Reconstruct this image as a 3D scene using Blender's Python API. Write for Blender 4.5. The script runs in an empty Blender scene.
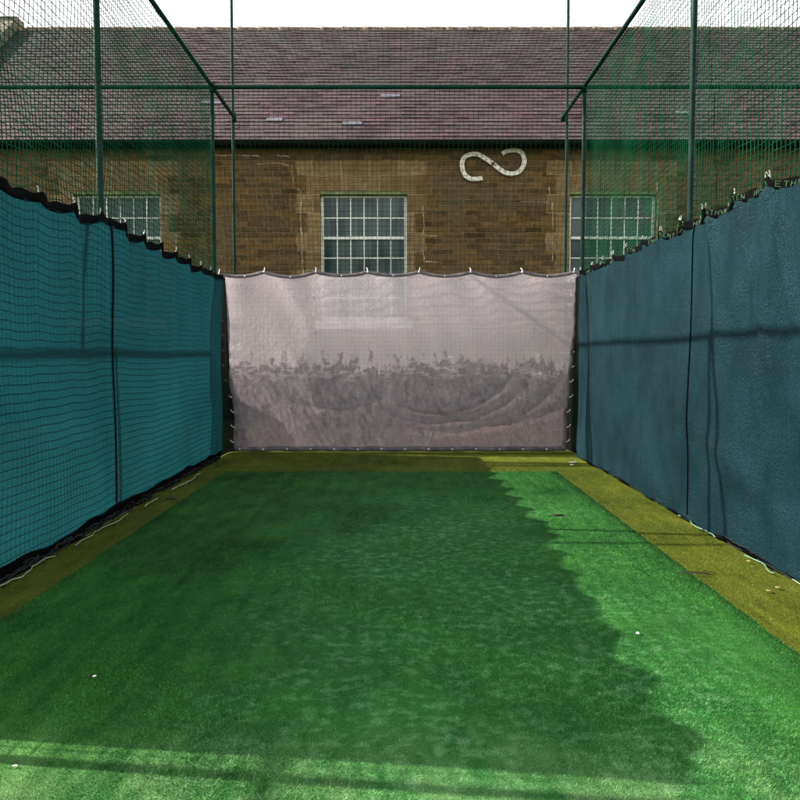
import bpy, math, random
import numpy as np
from mathutils import Vector
random.seed(7); rng = np.random.default_rng(7)
S = bpy.context.scene
COL = S.collection
R = math.radians

# ------------------------------------------------------------------ camera
cam_d = bpy.data.cameras.new('camera'); cam = bpy.data.objects.new('camera', cam_d); COL.objects.link(cam)
cam.location = (0, 0, 1.02); cam.rotation_euler = (R(90 - 3.29), 0, R(0.07))
cam_d.sensor_width = 36; cam_d.lens = 36; cam_d.clip_start = 0.05; cam_d.clip_end = 2000
S.camera = cam
S.render.resolution_x = 1024; S.render.resolution_y = 1024

# ------------------------------------------------------------------ light
SUN = Vector((-1.0, 0.125, 0.70)).normalized()
el = math.asin(SUN.z)
W = bpy.data.worlds.new('World'); S.world = W; W.use_nodes = True
wn = W.node_tree.nodes; wl = W.node_tree.links; wn.clear()
sky = wn.new('ShaderNodeTexSky'); sky.sky_type = 'NISHITA'; sky.sun_disc = False
sky.sun_elevation = el; sky.sun_rotation = math.atan2(SUN.x, SUN.y); sky.dust_density = 3.0; sky.air_density = 1.2
haze = wn.new('ShaderNodeMix'); haze.data_type = 'RGBA'
haze.inputs[0].default_value = 0.5; haze.inputs[7].default_value = (15.0, 15.0, 15.1, 1)
tc = wn.new('ShaderNodeTexCoord'); cl = wn.new('ShaderNodeTexNoise'); cl.inputs['Scale'].default_value = 1.6; cl.inputs['Detail'].default_value = 6
cr = wn.new('ShaderNodeMapRange'); cr.inputs[1].default_value = .35; cr.inputs[2].default_value = .65; cr.inputs[3].default_value = .45; cr.inputs[4].default_value = .75
wl.new(tc.outputs['Generated'], cl.inputs['Vector']); wl.new(cl.outputs['Fac'], cr.inputs[0])
sz = wn.new('ShaderNodeSeparateXYZ'); wl.new(tc.outputs['Generated'], sz.inputs[0])   # hazy near the horizon, clearer overhead
hz = wn.new('ShaderNodeMapRange'); wl.new(sz.outputs['Z'], hz.inputs[0]); hz.inputs[1].default_value = .42; hz.inputs[2].default_value = .72; hz.inputs[3].default_value = 1.0; hz.inputs[4].default_value = .10
hm = wn.new('ShaderNodeMath'); hm.operation = 'MULTIPLY'; wl.new(cr.outputs[0], hm.inputs[0]); wl.new(hz.outputs[0], hm.inputs[1]); wl.new(hm.outputs[0], haze.inputs[0])
bg = wn.new('ShaderNodeBackground'); bg.inputs['Strength'].default_value = 0.10
wo = wn.new('ShaderNodeOutputWorld')
wl.new(sky.outputs[0], haze.inputs[6]); wl.new(haze.outputs[2], bg.inputs['Color']); wl.new(bg.outputs[0], wo.inputs['Surface'])
sd = bpy.data.lights.new('sun', 'SUN'); sd.energy = 5.0; sd.angle = R(0.5); sd.color = (1, 0.955, 0.88)
so = bpy.data.objects.new('sun', sd); COL.objects.link(so); so.location = (-10, 2, 12)
so.rotation_euler = (-SUN).to_track_quat('-Z', 'Y').to_euler()
S.view_settings.view_transform = 'Standard'; S.view_settings.look = 'None'
S.view_settings.exposure = 1.25; S.view_settings.gamma = 1; S.view_settings.use_curve_mapping = False
S.cycles.transparent_max_bounces = 24
S.cycles.max_bounces = 8

# ------------------------------------------------------------------ node helpers
class NT:
    def __init__(s, name):
        s.m = bpy.data.materials.new(name); s.m.use_nodes = True
        s.t = s.m.node_tree; s.t.nodes.clear()
        s.out = s.n('ShaderNodeOutputMaterial')
    def n(s, typ, **k):
        x = s.t.nodes.new(typ)
        for a, b in k.items(): setattr(x, a, b)
        return x
    def l(s, a, b): s.t.links.new(a, b)
    def setin(s, sock, v):
        if hasattr(v, 'is_linked') or isinstance(v, bpy.types.NodeSocket): s.l(v, sock)
        else: sock.default_value = v
    def obj(s): return s.n('ShaderNodeTexCoord').outputs['Object']
    def scale(s, vec, sc):
        m = s.n('ShaderNodeMapping'); m.inputs['Scale'].default_value = sc; s.l(vec, m.inputs[0]); return m.outputs[0]
    def noise(s, vec, scale, detail=3, rough=.5, dist=0):
        x = s.n('ShaderNodeTexNoise'); s.l(vec, x.inputs['Vector'])
        x.inputs['Scale'].default_value = scale; x.inputs['Detail'].default_value = detail
        x.inputs['Roughness'].default_value = rough; x.inputs['Distortion'].default_value = dist
        return x.outputs['Fac']
    def rng(s, v, a, b, c=0., d=1.):
        x = s.n('ShaderNodeMapRange'); s.l(v, x.inputs[0])
        for i, q in enumerate((a, b, c, d)): s.setin(x.inputs[i+1], q)
        return x.outputs[0]
    def math(s, op, a, b=0., c=0.):
        x = s.n('ShaderNodeMath', operation=op); s.setin(x.inputs[0], a); s.setin(x.inputs[1], b); s.setin(x.inputs[2], c); return x.outputs[0]
    def mix(s, f, a, b, mode='MIX'):
        x = s.n('ShaderNodeMix', data_type='RGBA', blend_type=mode)
        s.setin(x.inputs[0], f); s.setin(x.inputs[6], a if not isinstance(a, tuple) else (*a[:3], 1)); s.setin(x.inputs[7], b if not isinstance(b, tuple) else (*b[:3], 1))
        return x.outputs[2]
    def sep(s, v):
        x = s.n('ShaderNodeSeparateXYZ'); s.l(v, x.inputs[0]); return x.outputs
    def comb(s, a, b, c=0.):
        x = s.n('ShaderNodeCombineXYZ'); s.setin(x.inputs[0], a); s.setin(x.inputs[1], b); s.setin(x.inputs[2], c); return x.outputs[0]
    def bump(s, h, st, dist=.01):
        x = s.n('ShaderNodeBump'); x.inputs['Strength'].default_value = st; x.inputs['Distance'].default_value = dist
        s.l(h, x.inputs['Height']); return x.outputs[0]
    def pbr(s, col, rough=.6, nrm=None, spec=.5, metal=0.):
        x = s.n('ShaderNodeBsdfPrincipled'); s.setin(x.inputs['Base Color'], col if not isinstance(col, tuple) else (*col[:3], 1))
        s.setin(x.inputs['Roughness'], rough); x.inputs['Specular IOR Level'].default_value = spec; x.inputs['Metallic'].default_value = metal
        if nrm is not None: s.l(nrm, x.inputs['Normal'])
        return x.outputs[0]
    def fin(s, sh): s.l(sh, s.out.inputs[0]); return s.m

def simple(name, col, rough=.6, var=.25, scale=8, metal=0, spec=.5):
    t = NT(name); o = t.obj(); f = t.rng(t.noise(o, scale, 5), .3, .7, 1-var, 1+var)
    c = t.mix(1, col, t.comb(f, f, f), 'MULTIPLY')
    return t.fin(t.pbr(c, rough, t.bump(t.noise(o, scale*12, 4), .15, .002), spec, metal))

# ------------------------------------------------------------------ materials
def turf_mat(name, dark, light, worn_lit=True, pile=False):
    t = NT(name); o = t.n('ShaderNodeNewGeometry').outputs['Position']; x, y, z = t.sep(o)
    a = t.noise(o, 1.1, 4, .6); b = t.noise(t.scale(o, (1, .35, 1)), 9, 5, .65); c = t.noise(o, 170, 3, .7); d = t.noise(o, 60, 4, .75)
    f = t.math('ADD', t.math('MULTIPLY', t.rng(a, .3, .7), .32), t.math('MULTIPLY', t.rng(b, .3, .7), .30))
    f = t.math('ADD', f, t.math('MULTIPLY', t.rng(c, .3, .7), .22)); f = t.math('ADD', f, t.math('MULTIPLY', t.rng(d, .32, .68), .22))
    col = t.mix(t.rng(f, .25, .85), dark, light)
    # seams / lay streaks along the length of the roll
    st = t.noise(t.scale(o, (1, .05, 1)), 14, 3, .6)
    col = t.mix(t.rng(st, .4, .75, 0, .35), col, tuple(v*.62 for v in dark))
    if worn_lit:
        v = t.n('ShaderNodeTexVoronoi'); v.inputs['Scale'].default_value = 15; v.inputs['Randomness'].default_value = 1
        wv = t.n('ShaderNodeVectorMath', operation='ADD'); t.l(o, wv.inputs[0])
        nn = t.n('ShaderNodeTexNoise'); t.l(o, nn.inputs['Vector']); nn.inputs['Scale'].default_value = 22; nn.inputs['Detail'].default_value = 3
        sc = t.n('ShaderNodeVectorMath', operation='SCALE'); t.l(nn.outputs['Color'], sc.inputs[0]); sc.inputs['Scale'].default_value = .06
        t.l(sc.outputs[0], wv.inputs[1]); t.l(wv.outputs[0], v.inputs['Vector'])
        spot = t.rng(v.outputs['Distance'], .08, .46, 1, 0)
        rs = t.sep(v.outputs['Color'])[0]; spot = t.math('MULTIPLY', spot, t.rng(rs, .25, .9, 0, 1))
        # ball and foot wear sits in the batting half of the lane
        zone = t.math('MULTIPLY', t.rng(t.math('ABSOLUTE', t.math('SUBTRACT', x, .28)), .35, 1.15, 1, 0), t.rng(y, 4.9, 6.0, 1, .15))
        zone = t.math('MULTIPLY', zone, t.rng(t.noise(o, 1.7, 2), .35, .6, .35, 1))
        spot = t.math('MULTIPLY', t.math('MULTIPLY', spot, zone), t.rng(c, .3, .6, .35, 1.0))
        col = t.mix(t.math('MULTIPLY', zone, .62), col, (.052, .25, .052))  # broad mid-lane lightening: worn pile plus extra light put into the colour
        s2 = t.math('MULTIPLY', t.math('MULTIPLY', t.rng(t.noise(o, 21, 4, .6), .50, .62), zone), t.rng(c, .35, .6, .3, 1))
        col = t.mix(t.math('MULTIPLY', s2, .75), col, (.17, .43, .15))
        col = t.mix(t.math('MULTIPLY', spot, .8), col, (.24, .46, .20))
        near = t.math('MULTIPLY', t.rng(y, 2.2, 1.5, 0, 1), t.rng(b, .4, .62, .1, 1))
        col = t.mix(t.math('MULTIPLY', near, .6), col, (.27, .40, .17))
    g = t.noise(o, 420, 2, .7)
    k = t.rng(g, .3, .7, .5, 1.45)
    col = t.mix(1, col, t.comb(k, k, k), 'MULTIPLY')
    if pile:
        at = t.n('ShaderNodeAttribute', attribute_name='tone').outputs['Fac']
        k2 = t.rng(at, 0, 1, .40, 1.85); col = t.mix(1, col, t.comb(k2, k2, k2), 'MULTIPLY')
        return t.fin(t.pbr(col, .75, None, .12))
    h = t.math('ADD', t.math('MULTIPLY', g, .5), t.math('ADD', c, t.math('MULTIPLY', d, 1.5)))
    return t.fin(t.pbr(col, .7, t.bump(h, .9, .012), .08))

G_D, G_L = (.0045, .059, .009), (.066, .262, .038)
O_D, O_L = (.058, .084, .008), (.195, .222, .021)
M_turf = turf_mat('green turf', G_D, G_L); M_turfp = turf_mat('green turf pile', G_D, G_L, pile=True)
M_oliv = turf_mat('olive turf', O_D, O_L, worn_lit=False); M_olivp = turf_mat('olive turf pile', O_D, O_L, worn_lit=False, pile=True)

def ground_mat():
    t = NT('rough grass ground'); o = t.obj()
    c = t.mix(t.rng(t.noise(o, .8, 6, .6), .35, .65), (.035, .055, .015), (.10, .085, .04))
    c = t.mix(t.rng(t.noise(o, 30, 4), .4, .6, 0, .6), c, (.03, .05, .012))
    return t.fin(t.pbr(c, .9, t.bump(t.noise(o, 40, 5), .6, .03), .2))
M_ground = ground_mat()

def steel_mat():
    t = NT('green painted steel tube'); o = t.obj()
    c = t.mix(t.rng(t.noise(o, 9, 5), .35, .7), (.0016, .016, .010), (.004, .032, .022))
    c = t.mix(t.rng(t.noise(o, 45, 4, .7), .62, .72), c, (.05, .045, .03))
    return t.fin(t.pbr(c, .5, t.bump(t.noise(o, 120, 3), .1, .001), .10))
M_steel = steel_mat()
M_galv = simple('galvanised clip', (.36, .36, .34), .35, .15, 30, metal=.6)

def net_mat(name, a, b):
    t = NT(name); o = t.obj()
    c = t.mix(t.rng(t.noise(o, 3, 4), .35, .65), a, b)
    df = t.n('ShaderNodeBsdfDiffuse'); t.l(c, df.inputs[0]); tr = t.n('ShaderNodeBsdfTranslucent'); t.l(c, tr.inputs[0])
    mx = t.n('ShaderNodeMixShader'); mx.inputs[0].default_value = .25; t.l(df.outputs[0], mx.inputs[1]); t.l(tr.outputs[0], mx.inputs[2])
    return t.fin(mx.outputs[0])
M_netd = net_mat('weathered dark netting twine', (.003, .022, .011), (.008, .05, .025))
M_net = net_mat('dark green netting twine', (.004, .048, .022), (.012, .100, .048))

def cloth_mat(name, ca, cb, tcol, transl, holes, vert='y', streak=.5, speck=None, spk=.0, wsc=330):
    """knitted shade cloth: diffuse + translucent, a few per cent of open weave"""
    t = NT(name); o = t.obj(); x, y, z = t.sep(o)
    u = x if vert == 'x' else y
    uv = t.comb(u, t.math('MULTIPLY', z, .45))
    big = t.noise(o, 2.2, 4, .6)
    wv = t.noise(t.scale(uv, (1, .12, 1)), wsc*.8, 2, .6)
    wf = t.noise(uv, wsc, 4, .8)
    f = t.math('ADD', t.math('MULTIPLY', t.rng(big, .34, .66), .6), t.math('MULTIPLY', t.rng(wv, .3, .7), .45))
    col = t.mix(f, ca, cb)
    kk = t.rng(wf, .3, .7, 1-streak, 1+streak)
    col = t.mix(1, col, t.comb(kk, kk, kk), 'MULTIPLY')
    if speck:
        sp = t.math('MULTIPLY', t.rng(wf, .52, .70), t.rng(t.noise(o, 3.5, 4, .65), .36, .64, .12, 1)); col = t.mix(t.math('MULTIPLY', sp, spk), col, speck)
    tc_ = t.mix(1, tcol, t.comb(kk, kk, kk), 'MULTIPLY')
    tk = t.rng(t.noise(o, 1.3, 4, .6), .3, .7, .75, 1.15); tc_ = t.mix(1, tc_, t.comb(tk, tk, tk), 'MULTIPLY')
    nb = t.bump(t.math('ADD', wf, t.math('MULTIPLY', t.noise(o, 16, 5, .6), 4.)), .28, .003)
    pr = t.pbr(col, .75, nb, .07)
    tr = t.n('ShaderNodeBsdfTranslucent'); t.l(tc_, tr.inputs[0]); t.l(nb, tr.inputs['Normal'])
    m1 = t.n('ShaderNodeMixShader'); m1.inputs[0].default_value = transl; t.l(pr, m1.inputs[1]); t.l(tr.outputs[0], m1.inputs[2])
    tp = t.n('ShaderNodeBsdfTransparent')
    m2 = t.n('ShaderNodeMixShader'); t.l(t.rng(wf, .35, .65, holes*.5, holes*1.5), m2.inputs[0]); t.l(m1.outputs[0], m2.inputs[1]); t.l(tp.outputs[0], m2.inputs[2])
    return t.fin(m2.outputs[0])
M_clothL = cloth_mat('teal shade cloth', (.004, .022, .025), (.008, .040, .045), (.0034, .0360, .0430), .6, .022, streak=.5, wsc=170)
M_clothR = cloth_mat('weathered teal shade cloth', (.0018, .0095, .0120), (.0066, .0300, .0375), (.01, .04, .05), .2, .006, streak=.7, speck=(.06, .145, .17), spk=.9, wsc=210)
M_clothD = cloth_mat('dark green end cloth', (.0007, .0030, .0024), (.0012, .0050, .0040), (.001, .004, .003), .2, .02, streak=.4)
M_hem = simple('black webbing hem', (.0025, .0025, .0025), .95, .4, 30, spec=.04)
M_hemL = M_hem
M_print = simple('green printed lettering', (.006, .07, .016), .6, .4, 60)
M_cord = simple('pale nylon cord', (.30, .30, .17), .6, .3, 12)
M_cordg = simple('mint nylon cord', (.16, .30, .19), .6, .3, 12)
M_dark = simple('black net rope', (.004, .008, .006), .8, .4, 20)

def screen_mat():
    t = NT('white mesh sight screen'); o = t.obj(); x, y, z = t.sep(o)
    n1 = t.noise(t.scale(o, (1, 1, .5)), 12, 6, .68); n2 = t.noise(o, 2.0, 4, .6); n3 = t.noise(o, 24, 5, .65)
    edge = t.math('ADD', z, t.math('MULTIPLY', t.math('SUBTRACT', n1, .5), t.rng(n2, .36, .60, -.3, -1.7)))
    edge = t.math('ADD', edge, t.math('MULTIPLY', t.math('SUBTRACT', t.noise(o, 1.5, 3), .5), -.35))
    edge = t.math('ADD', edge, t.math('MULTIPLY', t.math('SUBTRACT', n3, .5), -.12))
    dirt_shade = t.math('MULTIPLY', t.rng(edge, .90, .99, 1, 0), t.rng(n3, .30, .52, .80, 1))  # jagged dark lower half: soiling plus shade and plant silhouettes put into the colour
    gap = t.math('MULTIPLY', t.rng(t.noise(t.scale(o, (1, 1, 2.6)), 5, 5, .7), .50, .60), t.rng(z, .70, .86)); dirt_shade = t.math('MULTIPLY', dirt_shade, t.math('SUBTRACT', 1., t.math('MULTIPLY', gap, .8)))
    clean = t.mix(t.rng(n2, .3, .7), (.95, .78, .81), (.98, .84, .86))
    soil_shade = t.mix(t.rng(n1, .3, .7), (.22, .175, .19), (.48, .395, .42))
    soil_shade = t.mix(t.math('MULTIPLY', t.rng(z, .55, .1), t.rng(n2, .42, .62)), soil_shade, (.40, .28, .31))
    col = t.mix(dirt_shade, clean, soil_shade)
    # fine grain of the weave
    w = t.noise(t.comb(x, z), 130, 3, .75); k = t.rng(w, .3, .7, .76, 1.2); col = t.mix(1, col, t.comb(k, k, k), 'MULTIPLY')
    # knitted grid
    def lines(c): return t.math('POWER', t.math('ABSOLUTE', t.math('SINE', t.math('MULTIPLY', c, math.pi/.045))), 14)
    gr = t.math('MAXIMUM', lines(x), lines(z)); col = t.mix(t.math('MULTIPLY', gr, .13), col, (.3, .25, .26))
    nb = t.bump(t.math('ADD', w, t.math('MULTIPLY', n3, 5)), .35, .005)
    df = t.pbr(col, .6, nb, .3); tr = t.n('ShaderNodeBsdfTranslucent'); t.l(col, tr.inputs[0]); t.l(nb, tr.inputs['Normal'])
    m1 = t.n('ShaderNodeMixShader'); m1.inputs[0].default_value = .45; t.l(df, m1.inputs[1]); t.l(tr.outputs[0], m1.inputs[2])
    tp = t.n('ShaderNodeBsdfTransparent'); m2 = t.n('ShaderNodeMixShader'); t.l(t.rng(dirt_shade, 0, 1, .28, .07), m2.inputs[0]); t.l(m1.outputs[0], m2.inputs[1]); t.l(tp.outputs[0], m2.inputs[2])
    return t.fin(m2.outputs[0])
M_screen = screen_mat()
M_schem = simple('plum grey hem tape', (.13, .105, .11), .5, .45, 14)
M_eyelet = simple('pale eyelet and tie', (.8, .76, .72), .4, .1, 30)

def wall_mat():
    t = NT('brown ironstone wall'); o = t.obj(); x, y, z = t.sep(o)
    wob = t.noise(o, 3, 3); zz = t.math('ADD', z, t.math('MULTIPLY', wob, .05)); xx = t.math('ADD', x, t.math('MULTIPLY', t.noise(o, 5, 2), .08))
    v = t.comb(xx, zz)
    def brick(w, h, mort, off):
        b = t.n('ShaderNodeTexBrick'); t.l(v, b.inputs['Vector']); b.inputs['Scale'].default_value = 1
        b.inputs['Brick Width'].default_value = w; b.inputs['Row Height'].default_value = h; b.inputs['Mortar Size'].default_value = mort
        b.inputs['Mortar Smooth'].default_value = .5; b.offset = off; b.squash = 1.3; b.squash_frequency = 3
        b.inputs['Color1'].default_value = (.0, .0, .0, 1); b.inputs['Color2'].default_value = (1, 1, 1, 1); b.inputs['Mortar'].default_value = (.5, .5, .5, 1)
        return b
    b = brick(.27, .088, .007, .45)
    tone = t.sep(b.outputs['Color'])[0]
    c = t.mix(tone, (0.054, 0.0288, 0.00792), (0.1944, 0.1094, 0.0324))
    c = t.mix(t.rng(t.noise(o, 1.5, 5, .6), .38, .68), c, (0.112, 0.084, 0.0434))
    c = t.mix(t.rng(t.noise(o, 14, 5, .7), .55, .72), c, (0.231, 0.154, 0.07))
    c = t.mix(t.rng(t.noise(o, 9, 5, .7), .50, .70, 0, .85), c, (.035, .024, .012))
    # larger dressed blocks round each window, in stepped courses
    b2 = brick(.46, .30, .010, .5); tone2 = t.sep(b2.outputs['Color'])[0]; reg = None
    stp = t.math('MULTIPLY', t.math('GREATER_THAN', t.math('FRACT', t.math('DIVIDE', zz, .60)), .5), .16)
    for wx_ in (-4.56, -.60, 3.41):
        r_ = t.math('LESS_THAN', t.math('ABSOLUTE', t.math('SUBTRACT', xx, wx_)), t.math('ADD', stp, .88)); reg = r_ if reg is None else t.math('MAXIMUM', reg, r_)
    reg = t.math('MULTIPLY', reg, t.math('LESS_THAN', zz, 4.14))
    c2 = t.mix(tone2, (.20, .135, .055), (.34, .24, .11)); c2 = t.mix(t.rng(t.noise(o, 6, 5, .7), .4, .7), c2, (.13, .09, .042)); c2 = t.mix(t.math('MULTIPLY', b2.outputs['Fac'], .8), c2, (.36, .29, .17))
    c = t.mix(t.math('MULTIPLY', reg, .85), c, c2)
    c = t.mix(t.math('MULTIPLY', t.math('MULTIPLY', b.outputs['Fac'], t.math('SUBTRACT', 1., t.math('MULTIPLY', reg, .75))), .6), c, t.mix(t.noise(o, 4, 3), (.10, .08, .045), (.36, .28, .16)))
    h = t.math('SUBTRACT', t.noise(o, 30, 5, .7), t.math('MULTIPLY', b.outputs['Fac'], 1.2))
    c = t.mix(1, c, (.80, .78, .74), 'MULTIPLY')
    return t.fin(t.pbr(c, .9, t.bump(h, .8, .02), .1))
M_wall = wall_mat()
M_mortar = simple('pale mortar', (0.306, 0.234, 0.135), .9, .5, 9)
M_stone = simple('weathered stone', (0.14, 0.119, 0.084), .9, .4, 7)
M_sill = simple('pale painted sill', (.45, .42, .36), .7, .2, 7)
M_lintel = simple('shade-darkened mossy lintel', (.10, .12, .04), .9, .5, 6)  # darkened so its colour carries the shadow line at the window head

def roof_mat():
    t = NT('purple brown clay tile'); o = t.obj(); x, y, z = t.sep(o)
    v = t.comb(x, t.math('MULTIPLY', z, 1/math.sin(R(40.6))))
    b = t.n('ShaderNodeTexBrick'); t.l(v, b.inputs['Vector']); b.inputs['Scale'].default_value = 1
    b.inputs['Brick Width'].default_value = .17; b.inputs['Row Height'].default_value = COURSE; b.inputs['Mortar Size'].default_value = .006
    b.inputs['Color1'].default_value = (0, 0, 0, 1); b.inputs['Color2'].default_value = (1, 1, 1, 1); b.inputs['Mortar'].default_value = (0, 0, 0, 1)
    tone = t.sep(b.outputs['Color'])[0]
    c = t.mix(tone, (.030, .016, .019), (.088, .045, .052))
    c = t.mix(t.rng(t.noise(o, .9, 5, .65), .42, .62), c, (0.069, 0.051, 0.048))
    up = t.math('MULTIPLY', t.rng(z, 5.3, 7.2), t.rng(t.noise(o, 5, 5, .7), .4, .65))
    c = t.mix(t.math('MULTIPLY', up, .75), c, (0.051, 0.048, 0.0432))
    c = t.mix(t.rng(t.noise(o, 22, 5, .75), .6, .72), c, (0.228, 0.174, 0.162))
    c = t.mix(t.math('MULTIPLY', b.outputs['Fac'], .8), c, (.02, .015, .015))
    return t.fin(t.pbr(c, .75, t.bump(t.math('SUBTRACT', t.noise(o, 40, 4), b.outputs['Fac']), .6, .01), .3))
COURSE = .132
M_roof = roof_mat()
M_ridge = simple('lichened ridge tile', (0.162, 0.114, 0.072), .9, .75, 9)
M_slate = simple('pale replacement slate', (.105, .10, .115), .6, .5, 12)
M_gutter = simple('black gutter', (.004, .006, .004), .8, .3, 10, spec=.08)
M_frame = simple('off white window paint', (0.56, 0.576, 0.48), .5, .12, 12)
def glass_mat():
    t = NT('old window glass'); o = t.obj()
    x, y, z = t.sep(o); wn_ = t.n('ShaderNodeTexWhiteNoise'); t.l(t.comb(t.math('FLOOR', t.math('DIVIDE', t.math('ADD', x, 50.04), .2183)), t.math('FLOOR', t.math('DIVIDE', t.math('SUBTRACT', z, 1.61), .3217))), wn_.inputs['Vector'])
    c = t.mix(t.rng(t.math('ADD', t.math('MULTIPLY', wn_.outputs['Value'], .3), t.noise(o, 1.6, 3)), .45, .85), (.010, .022, .020), (.05, .075, .066))  # pane-to-pane differences in reflection painted into the base colour
    return t.fin(t.pbr(c, .08, t.bump(t.noise(o, 5, 2), .12, .01), .25))
M_glass = glass_mat()
M_tie = simple('cream painted iron', (0.527, 0.5015, 0.3825), .6, .45, 22)
M_iron = simple('rusty bolt', (.10, .05, .03), .8, .3, 30)
def leaf_mat(name, a, b):
    t = NT(name); o = t.n('ShaderNodeNewGeometry').outputs['Position']
    c = t.mix(t.rng(t.noise(o, 7, 4), .35, .65), a, b); pr = t.pbr(c, .55, None, .4)
    tr = t.n('ShaderNodeBsdfTranslucent'); t.l(c, tr.inputs[0]); m = t.n('ShaderNodeMixShader'); m.inputs[0].default_value = .3
    t.l(pr, m.inputs[1]); t.l(tr.outputs[0], m.inputs[2]); return t.fin(m.outputs[0])
M_leaf = leaf_mat('shrub leaf', (.03, .055, .018), (.075, .11, .035)); M_leafp = leaf_mat('silver shrub leaf', (.16, .18, .12), (.30, .32, .24))
M_twig = simple('twig bark', (.07, .05, .03), .9)
M_white = simple('white shard', (.82, .80, .76), .6, .1, 40); M_tan = simple('dry leaf', (.30, .24, .09), .8, .3, 30); M_blk = simple('dark leaf scrap', (.03, .025, .015), .8)

# ------------------------------------------------------------------ mesh helpers
def link(name, me, mat, parent=None, smooth=True):
    o = bpy.data.objects.new(name, me); COL.objects.link(o)
    if mat: me.materials.append(mat)
    if smooth: me.polygons.foreach_set('use_smooth', [True]*len(me.polygons))
    if parent: o.parent = parent
    return o
def tag(o, label=None, cat=None, group=None, kind=None):
    if label: o['label'] = label
    if cat: o['category'] = cat
    if group: o['group'] = group
    if kind: o['kind'] = kind
    return o
def thing(name, label, cat, loc=(0, 0, 0), group=None):
    o = bpy.data.objects.new(name, None); COL.objects.link(o); o.location = loc; o.empty_display_size = .1
    return tag(o, label, cat, group)
class MB:
    def __init__(s): s.v = []; s.f = []
    def quad(s, a, b, c, d):
        n = len(s.v); s.v += [tuple(a), tuple(b), tuple(c), tuple(d)]; s.f.append((n, n+1, n+2, n+3))
    def box(s, x0, x1, y0, y1, z0, z1):
        n = len(s.v); s.v += [(x, y, z) for x in (x0, x1) for y in (y0, y1) for z in (z0, z1)]
        for q in ((0, 1, 3, 2), (4, 6, 7, 5), (0, 4, 5, 1), (2, 3, 7, 6), (0, 2, 6, 4), (1, 5, 7, 3)): s.f.append(tuple(n+i for i in q))
    def tube(s, pts, r, k=10, cap=True, flat=1.0):
        P = [Vector(p) for p in pts]; n0 = len(s.v); N = len(P); up = None
        for i, p in enumerate(P):
            d = (P[min(i+1, N-1)]-P[max(i-1, 0)]).normalized()
            if up is None: up = Vector((0, 0, 1)) if abs(d.z) < .9 else Vector((1, 0, 0))
            a = d.cross(up).normalized(); b = a.cross(d).normalized(); up = b
            rr = r[i] if isinstance(r, (list, tuple)) else r
            for j in range(k):
                t = 2*math.pi*j/k; q = p+a*(math.cos(t)*rr)+b*(math.sin(t)*rr*flat); s.v.append(tuple(q))
        for i in range(N-1):
            for j in range(k):
                a = n0+i*k+j; b = n0+i*k+(j+1) % k; s.f.append((a, b, b+k, a+k))
        if cap: s.f.append(tuple(n0+j for j in range(k))[::-1]); s.f.append(tuple(n0+(N-1)*k+j for j in range(k)))
    def build(s, name, mat, parent=None, smooth=False):
        me = bpy.data.meshes.new(name); me.from_pydata(s.v, [], s.f); me.update(); return link(name, me, mat, parent, smooth)
def bevel(o, w=.004, seg=2):
    m = o.modifiers.new('bevel', 'BEVEL'); m.width = w; m.segments = seg; m.limit_method = 'ANGLE'; return o
def grid_mesh(name, P, mat, parent=None):
    """P: (n, m, 3) array -> smooth sheet"""
    n, m, _ = P.shape; idx = np.arange(n*m).reshape(n, m)
    F = np.stack([idx[:-1, :-1], idx[1:, :-1], idx[1:, 1:], idx[:-1, 1:]], -1).reshape(-1, 4)
    return link(name, fast_mesh(name, P.reshape(-1, 3), F), mat, parent)
def fast_mesh(name, V, F):
    V = np.asarray(V, dtype=np.float32); F = np.asarray(F, dtype=np.int32); k = F.shape[1]
    me = bpy.data.meshes.new(name); me.vertices.add(len(V)); me.vertices.foreach_set('co', V.ravel())
    me.loops.add(F.size); me.loops.foreach_set('vertex_index', F.ravel())
    me.polygons.add(len(F)); me.polygons.foreach_set('loop_start', np.arange(0, F.size, k, dtype=np.int32))
    me.update(calc_edges=True); me.validate(); return me
def sn(seed, *a):
    """cheap smooth noise: sum of sines"""
    r = random.Random(seed); out = 0
    for _ in range(5):
        ph = r.uniform(0, 6.28); w = [r.uniform(.6, 2.2) for _ in a]; out = out+np.sin(sum(wi*ai for wi, ai in zip(w, a))+ph)
    return out/5

def net_mesh(name, fn, U, Vv, seg, mat, r=.0015, mesh=.0475, parent=None):
    """square-mesh netting: fn(u, v) -> xyz arrays. Every strand is a three-sided twine."""
    Vs = []; Fs = []; base = 0
    def strand(P, N1, N2):
        nonlocal base
        n = len(P); ang = [0, 2.094, 4.189]; ring = np.stack([P+r*(math.cos(a)*N1+math.sin(a)*N2) for a in ang], 1)
        Vs.append(ring.reshape(-1, 3)); i = np.arange(n-1)[:, None]*3; j = np.arange(3)[None, :]
        a = base+i+j; b = base+i+(j+1) % 3; Fs.append(np.stack([a, b, b+3, a+3], -1).reshape(-1, 4)); base += n*3
    def run(us, vs):
        P = np.stack(fn(us, vs), -1); T = np.gradient(P, axis=0); T /= np.linalg.norm(T, axis=1)[:, None]+1e-9
        ref = np.array([.577, .577, .577]) if abs(T[0] @ np.array([.577]*3)) < .9 else np.array([1., 0, 0])
        A = np.cross(T, ref); A /= np.linalg.norm(A, axis=1)[:, None]; strand(P, A, np.cross(T, A))
    su = np.linspace(U[0], U[1], max(2, int((U[1]-U[0])/seg)+1)); sv = np.linspace(Vv[0], Vv[1], max(2, int((Vv[1]-Vv[0])/seg)+1))
    for v in np.arange(Vv[0], Vv[1]+.001, mesh): run(su, np.full_like(su, v))
    for u in np.arange(U[0], U[1]+.001, mesh): run(np.full_like(sv, u), sv)
    return link(name, fast_mesh(name, np.concatenate(Vs), np.concatenate(Fs)), mat, parent, smooth=False)

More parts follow.
